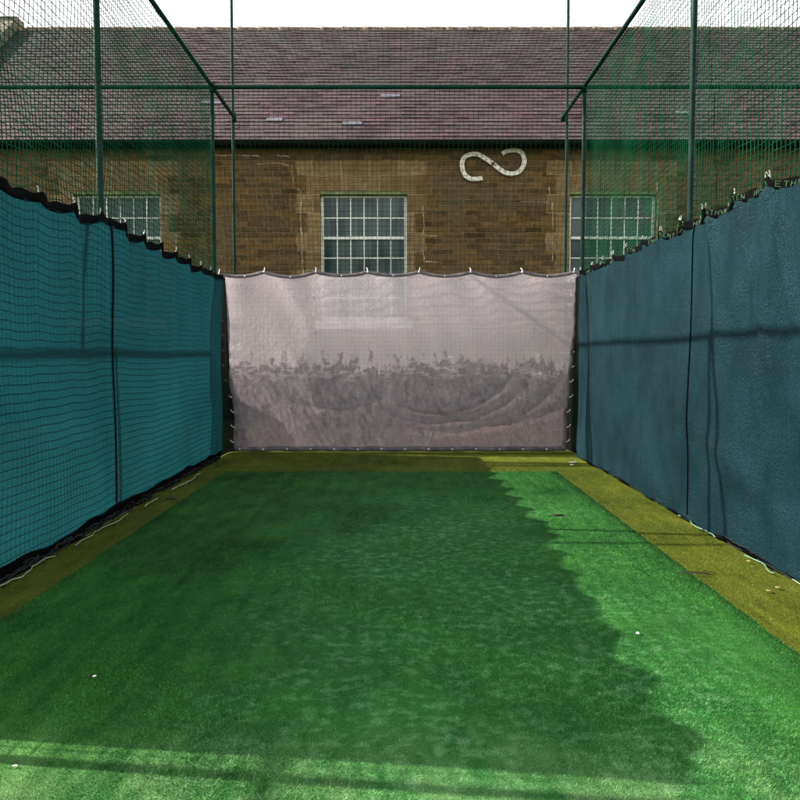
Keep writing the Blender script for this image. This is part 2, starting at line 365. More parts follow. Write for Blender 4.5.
# ================================================================== ground
XL, XR = -1.83, 1.775           # posts of this bay
ZT = 3.61                       # cage height
b = MB(); b.box(-150, 150, -60, 260, -.5, -.012); tag(b.build('ground', M_ground), kind='structure')
b = MB(); b.quad((-5.6, -3, -.004), (5.5, -3, -.004), (5.5, 8.42, -.004), (-5.6, 8.42, -.004)); b.quad((-5.6, 8.42, -.004), (5.5, 8.42, -.004), (5.5, 8.42, -.05), (-5.6, 8.42, -.05))
tag(b.build('turf_surround', M_oliv), 'olive green artificial turf border along both curtains', kind='structure')
TX0, TX1, TY1 = -1.53, 1.35, 6.88
def turf_sheet(x0, x1, y0, y1):
    nx, ny = 60, 180; xs = np.linspace(x0, x1, nx); ys = np.linspace(y0, y1, ny); X, Y = np.meshgrid(xs, ys, indexing='ij')
    Z = .006+.0025*sn(3, X*3, Y*2.5)
    X = X.copy(); X[0] += .006*sn(5, ys*9); X[-1] += .006*sn(6, ys*9); Z[0] = Z[-1] = -.003; Z[:, -1] = -.003
    X[1] = X[0]+.006; X[-2] = X[-1]-.006; Z[1] = Z[-2] = .006
    Yc = Y.copy(); Yc[:, -1] += .005*sn(8, xs*8); Yc[:, -2] = Yc[:, -1]-.008
    return np.stack([X, Yc, Z], -1)
tag(grid_mesh('turf_lane', turf_sheet(TX0, TX1, -3, TY1)[:, ::1], M_turf), 'bright green artificial turf lane', kind='structure')

# pile of the artificial turf: short leaning fibres
def pile(n, y0, y1, xa, xb, inside, zbase, length, width):
    y = rng.uniform(y0, y1, n); hw = y*.52+.08; x = rng.uniform(-1, 1, n)*hw
    keep = (x > xa) & (x < xb); ing = (x > TX0+.004) & (x < TX1-.004) & (y < TY1-.004)
    keep &= ing if inside else ~ing
    x, y = x[keep], y[keep]; m = len(x); a = rng.uniform(0, 2*np.pi, m); L = length*rng.uniform(.6, 1.25, m); w = width*rng.uniform(.7, 1.3, m)*(y/2.2).clip(1, 2.2)
    tilt = rng.uniform(.5, 1.25, m); ta = rng.normal(-1.4, 1.3, m)
    dx, dy = np.cos(a)*w/2, np.sin(a)*w/2
    B1 = np.stack([x-dx, y-dy, np.full(m, zbase)], -1); B2 = np.stack([x+dx, y+dy, np.full(m, zbase)], -1)
    T = np.stack([x+np.cos(ta)*np.sin(tilt)*L, y+np.sin(ta)*np.sin(tilt)*L, zbase+np.cos(tilt)*L], -1)
    return np.stack([B1, B2, T], 1).reshape(-1, 3), m
def pile_obj(name, parts, mat, label, cat):
    V = np.concatenate([p[0] for p in parts]); m = sum(p[1] for p in parts); F = np.arange(m*3).reshape(-1, 3)
    me = fast_mesh(name, V, F); at = me.attributes.new('tone', 'FLOAT', 'POINT'); at.data.foreach_set('value', np.repeat(rng.random(m), 3).astype(np.float32))
    tag(link(name, me, mat, smooth=False), label, cat, kind='stuff')
pile_obj('turf_pile', [pile(170000, 1.5, 2.6, -2, 2, True, .004, .011, .0019), pile(150000, 2.6, 4.2, -2, 2, True, .004, .011, .0019), pile(90000, 4.2, 6.88, -2, 2, True, .004, .011, .0022)], M_turfp, 'short green fibres of the artificial turf lane', 'turf')
pile_obj('border_pile', [pile(90000, 2.2, 4.5, XL+.06, XR-.02, False, -.006, .010, .0020), pile(90000, 4.5, 8.2, XL+.06, XR-.02, False, -.006, .010, .0024)], M_olivp, 'short olive fibres of the turf border beside the curtains', 'turf')

# ================================================================== building
BY = 13.0; BX0, BX1 = -7.85, 11.5; EZ = 4.46; RY = BY+3.53; RZ = EZ+3.53*math.tan(R(40.6)); BD = 2*3.53
bld = thing('stone_building', 'long brown stone building with purple tiled roof and multi-pane windows behind the nets', 'building', (0, BY, 0))
def bb(m, name, mat, parent=bld, smooth=False):
    m.v = [(x, y-BY, z) for x, y, z in m.v]; return m.build(name, mat, parent, smooth)
WX = [-4.56, -.60, 3.41]; WW = 1.40; WZ0, WZ1 = 1.56, 3.63
m = MB(); xs = [BX0]+[q for w in WX for q in (w-WW/2, w+WW/2)]+[BX1]; zs = [0, WZ0, WZ1, EZ]
for i in range(len(xs)-1):
    for j in range(3):
        if j == 1 and i % 2 == 1: continue
        m.quad((xs[i], BY, zs[j]), (xs[i+1], BY, zs[j]), (xs[i+1], BY, zs[j+1]), (xs[i], BY, zs[j+1]))
for w in WX:
    a, c, d = w-WW/2, w+WW/2, BY+.20
    m.quad((a, BY, WZ0), (a, BY, WZ1), (a, d, WZ1), (a, d, WZ0)); m.quad((c, BY, WZ1), (c, BY, WZ0), (c, d, WZ0), (c, d, WZ1))
    m.quad((a, BY, WZ1), (c, BY, WZ1), (c, d, WZ1), (a, d, WZ1)); m.quad((a, BY, WZ0), (a, d, WZ0), (c, d, WZ0), (c, BY, WZ0))
for X in (BX0, BX1):
    n = len(m.v); m.v += [(X, BY, 0), (X, BY+BD, 0), (X, BY+BD, EZ), (X, RY, RZ-.05), (X, BY, EZ)]; m.f.append((n, n+1, n+2, n+3, n+4))
m.quad((BX0, BY+BD, 0), (BX1, BY+BD, 0), (BX1, BY+BD, EZ), (BX0, BY+BD, EZ))
wall = bb(m, 'wall', M_wall)
# plinth with a weathered ledge
m = MB(); pts = [(BY-.10, 0), (BY-.10, .74), (BY-.002, .84), (BY-.002, 0)]
for i in range(3): m.quad((BX0-.05, pts[i][0], pts[i][1]), (BX1, pts[i][0], pts[i][1]), (BX1, pts[i+1][0], pts[i+1][1]), (BX0-.05, pts[i+1][0], pts[i+1][1]))
bb(m, 'plinth', M_wall)
# roof in real overlapping courses
def slope(s, side=1, lift=0.0):   # s = distance up the slope from the eaves edge
    y = BY-.22+s*math.cos(R(40.6)); z = EZ-.10+s*math.sin(R(40.6))
    y += -math.sin(R(40.6))*lift; z += math.cos(R(40.6))*lift
    return y if side > 0 else (2*RY-y), z
SL = (RY-BY+.22)/math.cos(R(40.6)); nc = int(SL/COURSE)
m = MB(); NX = 90; xsr = np.linspace(BX0-.02, BX1+.1, NX)
for side in (1, -1):
    for c in range(nc+1):
        s0 = c*COURSE; s1 = min(SL, s0+COURSE*1.04)
        nx = NX if side > 0 else 2
        xq = xsr if side > 0 else [BX0-.02, BX1+.1]
        for i in range(len(xq)-1):
            r1 = random.Random(c*991+i); l0 = .016+.010*r1.random()*(side > 0)
            y0, z0 = slope(s0, side, l0); y1, z1 = slope(s1, side, .004); yb, zb = slope(s0, side, -.004)
            m.quad((xq[i], y0, z0), (xq[i+1], y0, z0), (xq[i+1], y1, z1), (xq[i], y1, z1)); m.quad((xq[i], yb, zb), (xq[i+1], yb, zb), (xq[i+1], y0, z0), (xq[i], y0, z0))
roof = bb(m, 'roof', M_roof)
# ridge tiles: one lichened half-round run with joints
m = MB(); x = BX0-.05
while x < BX1+.1:
    L = .42; r0 = .105
    m.tube([(x, RY, RZ+.0), (x+.02, RY, RZ+.006), (x+L-.012, RY, RZ-.0+random.uniform(-.008, .008))], [r0+.014, r0+.008, r0], 12); x += L
bb(m, 'ridge_tile', M_ridge, roof, True)
for (X, z) in ((-.36, 5.40), (-.95, 4.74), (-2.2, 4.76), (-3.40, 5.22), (4.55, 4.98)):
    s = (z-EZ+.10)/math.sin(R(40.6)); s = round(s/COURSE)*COURSE; m = MB(); w = random.uniform(.22, .36)
    y0, z0 = slope(s, 1, .034); y1, z1 = slope(s+COURSE*.95, 1, .020); yb, zb = slope(s, 1, .0)
    m.quad((X, y0, z0), (X+w, y0, z0), (X+w, y1, z1), (X, y1, z1)); m.quad((X, yb, zb), (X+w, yb, zb), (X+w, y0, z0), (X, y0, z0))
    bb(m, 'slate', M_slate, roof)
# gable coping with kneeler block at the ridge
m = MB()
for side in (1, -1):
    s = 0
    while s < SL-.02:
        s1 = min(SL+.02, s+.62); a = .19
        y0, z0 = slope(s+.006, side, -.05); y1, z1 = slope(s1, side, -.05); Y0, Z0 = slope(s+.006, side, a); Y1, Z1 = slope(s1, side, a)
        n = len(m.v); X0, X1 = BX0-.18, BX0+.16
        m.v += [(X0, y0, z0), (X1, y0, z0), (X1, y1, z1), (X0, y1, z1), (X0, Y0, Z0), (X1, Y0, Z0), (X1, Y1, Z1), (X0, Y1, Z1)]
        for q in ((0, 1, 5, 4), (1, 2, 6, 5), (2, 3, 7, 6), (3, 0, 4, 7), (4, 5, 6, 7), (0, 3, 2, 1)): m.f.append(tuple(n+i for i in q))
        s = s1
m.box(BX0-.20, BX0+.18, RY-.17, RY+.17, RZ+.02, RZ+.27)
bevel(bb(m, 'gable_coping', M_stone), .015)
# eaves: soffit board, fascia, half-round gutter on brackets
m = MB(); m.box(BX0, BX1, BY-.20, BY-.003, EZ-.16, EZ-.10); bb(m, 'soffit', M_gutter)  # black board and deep gutter also carry the shade under the eaves
m = MB(); pr = []
for a in np.linspace(0, math.pi, 9): pr.append((BY-.27+0.078*math.cos(a), EZ-.105-0.078*math.sin(a)))
for a in np.linspace(math.pi, 0, 9): pr.append((BY-.27+.072*math.cos(a), EZ-.105-.072*math.sin(a)))
for i in range(len(pr)):
    j = (i+1) % len(pr); m.quad((BX0-.05, *pr[i]), (BX1, *pr[i]), (BX1, *pr[j]), (BX0-.05, *pr[j]))
for X in np.arange(BX0+.4, BX1, .9): m.box(X, X+.03, BY-.335, BY-.18, EZ-.178, EZ-.160)
bb(m, 'gutter', M_gutter)
# pale string course / lintel zone above the windows
for w, lab in zip(WX, ('left', 'mid', 'right')):
    win = MB()                       # sash window: > frame is the object, its panes and sill are sub-parts
    a, c = w-WW/2+.002, w+WW/2-.002; y0, y1 = BY+.12, BY+.18; z0, z1 = WZ0+.002, WZ1-.05
    fw = .045
    win.box(a, a+fw, y0, y1, z0, z1); win.box(c-fw, c, y0, y1, z0, z1); win.box(a+fw, c-fw, y0, y1, z1-.035, z1); win.box(a+fw, c-fw, y0, y1, z0, z0+.05)
    H = z1-.035-(z0+.05); zr = [z0+.05+H*i/6 for i in range(7)]
    for i in range(1, 6):
        t_ = .022 if i == 4 else .009; win.box(a+fw, c-fw, y0+(-.012 if i == 4 else .012), y1-.012, zr[i]-t_, zr[i]+t_)
    ww = c-a-2*fw
    for i in range(1, 6):
        X = a+fw+ww*i/6
        for j in range(6):
            lo = zr[j]+(.022 if j == 4 else .009 if j else 0); hi = zr[j+1]-(.022 if j == 3 else .009 if j < 5 else 0)
            win.box(X-.009, X+.009, y0+.014, y1-.014, lo, hi)
    fr = bb(win, 'window', M_frame)
    g = MB(); g.box(a+fw-.01, c-fw+.01, y0+.032, y0+.038, z0+.04, z1-.03); bb(g, 'pane', M_glass, fr)
    s_ = MB(); s_.box(w-WW/2-.09, w+WW/2+.09, BY-.075, BY-.003, WZ0-.145, WZ0-.004); bevel(bb(s_, 'sill', M_sill, fr), .006)
    l_ = MB(); l_.box(a, c, BY+.004, BY+.05, WZ1-.052, WZ1-.004); bb(l_, 'head_board', M_lintel, fr)
# pale repointed mortar joints that outline old quoins
def joint(pts, w=.011):
    P = []
    for (p, q) in zip(pts[:-1], pts[1:]):
        n = max(2, int(math.dist(p, q)/.06))
        for k in range(n): P.append((p[0]+(q[0]-p[0])*k/n+random.uniform(-.010, .010), p[1]+(q[1]-p[1])*k/n+random.uniform(-.008, .008)))
    P.append(pts[-1]); return [(x, BY-.001, z) for x, z in P], [w*random.uniform(.25, 1.1) for _ in P]
def px(x, y):  # pixel of the survey photo -> wall coordinates (X, Z) on the facade plane
    a = math.atan((y-400)/800)+R(3.29); z = 1.02-BY*math.tan(a); yc = BY*math.cos(R(3.29))+(1.02-z)*math.sin(R(3.29)); return ((x-400)/800*yc, z)
for pl in ([(291, 164), (292, 188), (300, 191), (300, 218), (301, 245), (302, 272), (302, 300)], [(256, 164), (272, 163), (288, 165)], [(212, 155), (258, 156)],
           [(276, 155), (289, 157)], [(422, 206), (423, 222), (422, 236), (423, 262)], [(423, 236), (436, 236)], [(424, 262), (438, 262)], [(548, 187), (551, 205), (552, 232), (551, 262)], [(520, 202), (548, 202)],
           [(318, 148), (372, 147)], [(655, 180), (657, 205), (656, 235)]):
    m = MB(); P, rr = joint([px(*q) for q in pl]); m.tube(P, rr, 6, flat=1)
    m.v = [(x, max(y, BY-.007), z) for x, y, z in m.v]; bb(m, 'mortar_joint', M_mortar)
# wrought S-shaped wall tie
sp = [(275, 325), (235, 331), (195, 329), (160, 305), (142, 262), (141, 215), (160, 182), (205, 166), (250, 170), (295, 196), (340, 226), (385, 262), (425, 288), (470, 296), (515, 283), (545, 245), (552, 200), (535, 158), (500, 140), (445, 143), (405, 164)]
P = [Vector((px(440+x/6.667, 130+y/6.667)[0], BY-.045, px(440+x/6.667, 130+y/6.667)[1])) for x, y in sp]
Q = []
for i in range(len(P)-1):
    p0, p1, p2, p3 = P[max(i-1, 0)], P[i], P[i+1], P[min(i+2, len(P)-1)]
    for k in range(5):
        t = k/5; Q.append(.5*((2*p1)+(p2-p0)*t+(2*p0-5*p1+4*p2-p3)*t*t+(3*p1-p0-3*p2+p3)*t**3))
Q.append(P[-1]); m = MB(); n0 = 0
for i, p in enumerate(Q):
    d = (Q[min(i+1, len(Q)-1)]-Q[max(i-1, 0)]).normalized(); nn = Vector((-d.z, 0, d.x)); h = .036
    for a, bq in ((h, 0), (h, -.03), (-h, -.03), (-h, 0)): m.v.append(tuple(p+nn*a+Vector((0, bq+.02, 0))))
for i in range(len(Q)-1):
    for j in range(4): a = i*4+j; c = i*4+(j+1) % 4; m.f.append((a, c, c+4, a+4))
m.f += [(0, 1, 2, 3), tuple(len(m.v)-4+i for i in (3, 2, 1, 0))]
tie = bevel(bb(m, 'wall_tie', M_tie), .006)
cx, cz = px(440+345/6.667, 130+230/6.667); m = MB(); m.tube([(cx, BY-.002, cz), (cx, BY-.085, cz)], .03, 6); m.tube([(cx, BY-.085, cz), (cx, BY-.10, cz)], .016, 8); bb(m, 'bolt', M_iron, tie)

# ================================================================== shrubs behind the screen
def shrub(X, Y, h, w, seed, label, mat, leaf=.035, n=1500):
    r = np.random.default_rng(seed); t = thing('shrub', label, 'shrub', (X, Y, 0), 'shrubs along the foot of the building')
    m = MB(); tips = []
    for k in range(7):
        a = r.uniform(0, 6.28); rr = w*.35*r.uniform(.3, 1); top = h*r.uniform(.6, .98)
        tip = (math.cos(a)*rr, math.sin(a)*rr, top); tips.append(tip)
        m.tube([(math.cos(a)*.02, math.sin(a)*.02, -.02), (tip[0]*.5, tip[1]*.5, top*.5), tip], [.016, .010, .004], 6)
    m.build('stem', M_twig, t, True)
    cs = [(q[0]+r.normal(0, .05), q[1]+r.normal(0, .05), q[2]*r.uniform(.35, .95), w*r.uniform(.12, .24)) for q in tips for _ in range(3)]
    c = np.array(cs); k = r.integers(0, len(c), n); P = c[k, :3]+r.normal(0, 1, (n, 3))*c[k, 3:4]*np.array([.6, .6, .75]); P[:, 2] = P[:, 2].clip(.03, h)
    N = r.normal(0, 1, (n, 3)); N /= np.linalg.norm(N, axis=1)[:, None]; A = np.cross(N, r.normal(0, 1, (n, 3))); A /= np.linalg.norm(A, axis=1)[:, None]; B = np.cross(N, A)
    L = leaf*r.uniform(.6, 1.3, (n, 1)); V = np.stack([P-A*L, P-B*L*.4, P+A*L, P+B*L*.4], 1).reshape(-1, 3)
    link('foliage', fast_mesh('foliage', V, np.arange(n*4).reshape(-1, 4)), mat, t, False)
for i, (X, Y, h, w, pale, lab) in enumerate([
    (-2.3, 11.6, 1.25, .55, 0, 'slim upright shrub nearest the left edge of the white screen'),
    (-1.75, 11.8, 1.05, .6, 1, 'pale silvery shrub second from the screen left edge'),
    (-1.15, 11.5, 1.28, .5, 0, 'tall narrow dark shrub just left of the window sill, through the screen'),
    (-.45, 11.9, .95, .7, 1, 'low pale shrub directly under the middle window'),
    (.15, 11.6, 1.12, .8, 0, 'broad dark shrub under the right end of the window sill'),
    (.85, 11.9, .98, .7, 1, 'low pale shrub just right of the window, through the screen'),
    (1.45, 11.6, 1.08, .6, 0, 'rounded dark shrub third from the screen right edge'),
    (2.0, 11.8, 1.0, .6, 1, 'pale loose shrub second from the screen right edge'),
    (2.5, 11.5, 1.12, .55, 0, 'bushy dark shrub at the right edge of the white screen')]):
    shrub(X, Y, h, w, 100+i, lab, M_leafp if pale else M_leaf)

# ================================================================== cage frame
cage = thing('net_cage', 'green painted steel tube frame carrying the practice nets over the lane', 'net cage', (0, 5, 0))
def part_tube(name, p, q, r=.024, mat=M_steel, parent=cage):
    m = MB(); p = Vector(p)-Vector((0, 5, 0)); q = Vector(q)-Vector((0, 5, 0)); n = 6
    m.tube([p.lerp(q, i/n) for i in range(n+1)], r, 14); return m.build(name, mat, parent, True)
def collar(p, axis, parent=cage):
    m = MB(); p = Vector(p)-Vector((0, 5, 0)); d = Vector(axis)*.045; m.tube([p-d, p+d], .027, 14); return m.build('clamp', M_steel, parent, True)
LN, RN = -5.47, 5.42
for X, Y in ((XL, 2.05), (XL, 4.93), (XL, 7.9), (XR, 2.05), (XR, 4.97), (XR, 7.9), (LN, 2.2), (LN, 5.45), (LN, 7.9), (RN, 2.05), (RN, 4.97), (RN, 7.9)):
    part_tube('post', (X, Y, -.01), (X, Y, ZT), .020); collar((X, Y, ZT-.02), (0, 0, 1))
for X in (XL-.02, XR+.05): part_tube('tall_pole', (X, 8.96, -.02), (X, 8.96, 5.9), .016)
for X in (XL, XR): part_tube('side_rail', (X, 2.0, ZT), (X, 8.94, ZT), .020); collar((X, 8.93, ZT), (0, 0, 1))
for X in (LN, RN): part_tube('side_rail', (X, 2.0, ZT), (X, 7.95, ZT), .022)
part_tube('cross_rail', (LN-.6, 7.9, ZT-.012), (RN+.6, 7.9, ZT-.012), .021)
for Y in (2.05, 4.9): part_tube('cross_rail', (LN, Y, ZT+.01), (RN, Y, ZT+.01), .021)

# ================================================================== nets
SEG = .10
def side_net(X, sgn, seed):
    def fn(u, v):
        sag = .016*np.sin(np.pi*((u/.39) % 1))*np.clip(1-abs(v-1.95)/.9, 0, 1)
        off = .022*sn(seed, u*1.3, v*1.9)+.010*sn(seed+1, u*6, v*5)
        lo = np.clip((1.95-v)/.2, 0, 1); off = off*(1-lo)+.004*sn(seed+4, u*4, v*4)*lo
        return X+sgn*(.004)+off*sgn, u+.018*sn(seed+2, u*2, v*2.2), v-sag-.02*np.clip(v/ZT, 0, 1)+.02*sn(seed+3, u*2.4, v*1.2)*np.clip((ZT-v)/1., 0, 1)-.014*np.sin(np.pi*((u-.03)/.39 % 1))*lo*np.clip(v/1.5, 0, 1)
    return fn
tag(net_mesh('netting', side_net(XL+.012, 1, 20), (2.08, 7.88), (.04, ZT), SEG, M_net, r=.0026, mesh=.042), 'dark green square-mesh net hanging above and behind the left curtain', 'net', 'nets of the cage')
tag(net_mesh('netting', side_net(XR+.028, -1, 30), (2.08, 7.88), (.04, ZT), SEG, M_net, r=.0026, mesh=.042), 'green square-mesh net hanging above the right curtain', 'net', 'nets of the cage')
def roof_net(x0, x1, seed):
    def fn(u, v):
        s = np.clip(np.sin(np.pi*(u-x0)/(x1-x0)), 0, 1)*np.clip(np.sin(np.pi*((v-2.05) % 2.95)/2.95), 0, 1)
        return u+.012*sn(seed, u*3, v*3), v+.012*sn(seed+1, u*3, v*3), ZT-.03-.10*s+.01*sn(seed+2, u*4, v*4)
    return fn
for x0, x1, lab in ((XL, XR, 'green net stretched as a roof over the middle lane'), (LN, XL, 'green roof net beyond the left side net'), (XR, RN, 'green roof net beyond the right side net')):
    tag(net_mesh('netting', roof_net(x0+.01, x1-.01, 40), (x0+.02, x1-.02), (2.08, 7.88), SEG*1.5, M_netd, r=.0014), lab, 'net', 'nets of the cage')
def back_net(d, seed):
    def fn(u, v):
        k = np.clip((ZT-v)/1.75, 0, 1); k = k*k*(3-2*k)
        return u+.008*sn(seed, u*3, v*3), 7.9+d*k+.012*sn(seed+1, u*2.5, v*2.5), v-.03+.010*sn(seed+2, u*5, v*3)
    return fn
for x0, x1, d, lab in ((XL, XR, .50, 'green square-mesh net across the end of the lane, behind the white screen'), (LN, XL, .0, 'green net across the end of the neighbouring lane on the left'), (XR, RN, .0, 'green net across the end of the neighbouring lane on the right')):
    tag(net_mesh('netting', back_net(d, 60), (x0+.02, x1-.02), (.03, ZT), SEG*1.2, M_netd, r=.0018, mesh=.0475), lab, 'net', 'nets of the cage')

# ================================================================== side curtains
HK = .39
def curtain(name, X, sgn, y0, y1, hooks0, zb, mat, seed, label, amp=1.0, hem_w=.050, lettering=False, droop=.026, seamY=(5.05,)):
    """sgn: +1 = faces +X (left curtain), -1 = faces -X"""
    t = thing(name, label, 'curtain', (X, (y0+y1)/2, 0), 'teal shade cloth curtains along the lane'); oy = (y0+y1)/2
    ys = np.arange(y0, y1+.001, .02); ks = np.linspace(0, 1, 60)
    ph = (ys-hooks0)/HK; fr = ph % 1; idx = np.floor(ph).astype(int)
    rr = np.array([random.Random(seed*77+int(i)).uniform(.25, 1.8) for i in idx])
    dr = droop*rr*4*fr*(1-fr); ztop = 1.85-dr+.010*sn(seed, ys*1.4)-(.06 if sgn > 0 else .03)*np.clip((ys-5)/3, 0, 1)-(.055 if sgn > 0 else 0.)*np.clip((4.8-ys)/1.1, 0, 1)
    zbot = zb+.018*sn(seed+1, ys*2.1)+.012*sn(seed+2, ys*9)
    Yg, Kg = np.meshgrid(ys, ks, indexing='ij'); Z = zbot[:, None]+(ztop-hem_w*.8-zbot)[:, None]*Kg
    nearTop = np.exp(-(1-Kg)*7)
    off = amp*(.022*sn(seed+3, Yg*1.5, Z*2.2)+.010*sn(seed+4, Yg*5, Z*4))
    off = off + .014*amp*np.cos(2*np.pi*fr)[:, None]*nearTop*rr[:, None]
    off = off + amp*.006*np.sin(2*np.pi*(Yg/.13)+3*sn(seed+5, Yg*2, Z*2))*np.exp(-(1-Kg)*3)
    if lettering:   # strong drag folds from two hooks on the right curtain, and a belly low down
        for (yh, dy, a) in ((4.55, -.25, .020), (4.17, -.45, .022), (3.80, -.40, .022)):
            s = 1.83-Z; c = yh+dy*s*1.1; off = off+2.5*a*np.exp(-((Yg-c)/(.018+.06*s))**2)*np.exp(-s*1.6)*np.clip(s*14, 0, 1)
        off = off+.030*np.exp(-((Z-.35-.3*(Yg-3.9))/.10)**2)*np.exp(-((Yg-3.9)/.7)**2)
    off = np.maximum(off*np.clip((Kg)/.04, .3, 1)+.034, .006 if sgn > 0 else .028)
    P = np.stack([sgn*off, Yg-oy, Z], -1)
    if sgn < 0: P = P[::-1]
    grid_mesh('cloth', P, mat, t)
    # hem band, scalloped between the hooks
    hb = np.linspace(0, 1, 5); hx = (.034+.014*amp*np.cos(2*np.pi*fr)*rr)
    H = np.stack([np.stack([sgn*(hx+.004*math.sin(k*math.pi)+.010*np.sin(2*np.pi*fr+1.2)*k), ys-oy, ztop-hem_w*(1-k)+.008*k*np.sin(2*np.pi*fr*2)], -1) for k in hb], 1)
    o = grid_mesh('hem', H if sgn > 0 else H[::-1], M_hem, t); md = o.modifiers.new('thick', 'SOLIDIFY'); md.thickness = .004; md.offset = 0
    if lettering:
        y = y0+.03
        GL = {'T': [((0, 1), (1, 1)), ((.5, 0), (.5, 1))], 'H': [((0, 0), (0, 1)), ((1, 0), (1, 1)), ((0, .5), (1, .5))], 'E': [((0, 0), (0, 1)), ((0, 1), (1, 1)), ((0, .5), (.8, .5)), ((0, 0), (1, 0))], 'N': [((0, 0), (0, 1)), ((0, 1), (1, 0)), ((1, 0), (1, 1))], 'X': [((0, 0), (1, 1)), ((0, 1), (1, 0))], 'I': [((.5, 0), (.5, 1))], 'A': [((0, 0), (.5, 1)), ((.5, 1), (1, 0)), ((.2, .4), (.8, .4))]}
        while y < y1-.2:
            m = MB()
            for ch in random.sample('XNEHTA', 5):
                for (a, c) in GL[ch]:
                    def pt(q):
                        yy = y+.026*(1-q[0]); i = min(len(ys)-1, max(0, int((yy-y0)/.02))); zz = np.interp(yy, ys, ztop)-hem_w*.70+.024*q[1]
                        k = 1-(np.interp(yy, ys, ztop)-zz)/hem_w
                        return (sgn*(np.interp(yy, ys, hx)+.004*math.sin(k*math.pi)+.010*math.sin(2*math.pi*((yy-hooks0)/HK % 1)+1.2)*k+.0045), yy-oy, zz)
                    p, q = pt(a), pt(c); m.tube([p, q], .0018, 4)
                y += .040
            y += .075
            if random.random() < .8: m.build('lettering', M_print, t)
    # bottom hem tape
    Hb = np.stack([np.stack([sgn*(.034+.012*sn(seed+6, ys*6)-.02*k), ys-oy, np.maximum(zbot+.012-.11*k*(1 if zb > .03 else .3), -.002)], -1) for k in hb], 1)
    o = grid_mesh('bottom_hem', Hb if sgn > 0 else Hb[::-1], M_hem, t); md = o.modifiers.new('thick', 'SOLIDIFY'); md.thickness = .004; md.offset = 0
    # sewn joint between two widths of cloth
    for sy in seamY:
        i = int((sy-y0)/.02); m = MB(); r_ = random.Random(seed)
        pts = []
        for j in range(len(ks)-1, -1, -2): pts.append((sgn*(off[i, j]+.004), ys[i]-oy+.012*math.sin(j*.11+seed)-.012*(1-ks[j]), Z[i, j]))
        pts[0] = (pts[0][0], pts[0][1]-.02, pts[0][2]+.01)
        m.tube(pts, .0036, 6, flat=1); m.build('seam', M_hem, t)
    return ys, ztop, hx
cl_ = curtain('shade_curtain', -1.80, 1, 2.14, 7.86, 3.93, .07, M_clothL, 11, 'backlit teal shade cloth curtain on the left with black scalloped hem', amp=.8, seamY=(4.93,))
cr_ = curtain('shade_curtain', 1.775, -1, 2.14, 7.86, 3.80, .018, M_clothR, 15, 'weathered blue-green shade cloth curtain on the right with green lettering on its hem', amp=1.0, lettering=True, seamY=(4.83,))
# dark end returns beside the white screen
for X, sgn, lab in ((-1.80, 1, 'dark green end panel between the left curtain and the white screen'), (1.80, -1, 'dark green end panel between the right curtain and the white screen')):
    ys = np.linspace(7.90, 8.22 if sgn > 0 else 8.8, 40); zs = np.linspace(.0, 1.80, 40); Yg, Z = np.meshgrid(ys, zs, indexing='ij')
    P = np.stack([X+sgn*(.01+.02*sn(70, Yg*6, Z*2)), Yg, Z], -1)
    if sgn > 0:      # the left one turns in behind the screen edge
        q = np.linspace(.03, .17, 8)[:, None]+0*zs[None, :]; P = np.concatenate([P, np.stack([X+q, 8.30+.35*q+.01*np.sin(zs*6)[None, :], zs[None, :]*.33+0*q], -1)])
    o = grid_mesh('end_panel', P, M_clothD); tag(o, lab, 'panel', 'dark end panels')

# snap hooks on the hems
def hook_mesh():
    m = MB(); n = 18; P = []
    for i in range(n+1):
        a = -math.pi/2+2*math.pi*i/n*.93; P.append((.002*math.sin(a*2), .011*math.cos(a), .024+.020*math.sin(a)*(1.0)))
    m.tube(P, .0026, 7); m.tube([(0, 0, .006), (0, 0, -.012)], .0035, 7)
    me = bpy.data.meshes.new('snap_hook'); me.from_pydata(m.v, [], m.f); me.update(); me.polygons.foreach_set('use_smooth', [True]*len(me.polygons)); me.materials.append(M_galv); return me
HM = hook_mesh()
ORD = ['first', 'second', 'third', 'fourth', 'fifth', 'sixth', 'seventh', 'eighth', 'ninth', 'tenth', 'eleventh', 'twelfth', 'thirteenth']
def hooks(X, sgn, start, ys, ztop, hx, side, extra):
    k = 0; y = start
    while y < 7.8:
        for e in ([0, .035] if (extra and k % 4 != 1) else [0]):
            o = bpy.data.objects.new('snap_hook', HM); COL.objects.link(o)
            o.location = (X+sgn*(np.interp(y, ys, hx)+.004), y+e, np.interp(y, ys, ztop)-.004); o.scale = (.72,)*3; o.rotation_euler = (random.uniform(-.2, .2), random.uniform(-.3, .3), random.uniform(-.7, .7))
            w = ORD[k] if not e else 'rear one of the '+ORD[k]+' pair'
            tag(o, f'silver hook on {side} curtain hem, {w} from the front', 'hook', 'snap hooks along the curtain hems')
        k += 1; y += HK
hooks(-1.80, 1, 3.93, *cl_, 'left', False); hooks(1.775, -1, 3.80, *cr_, 'right', True)

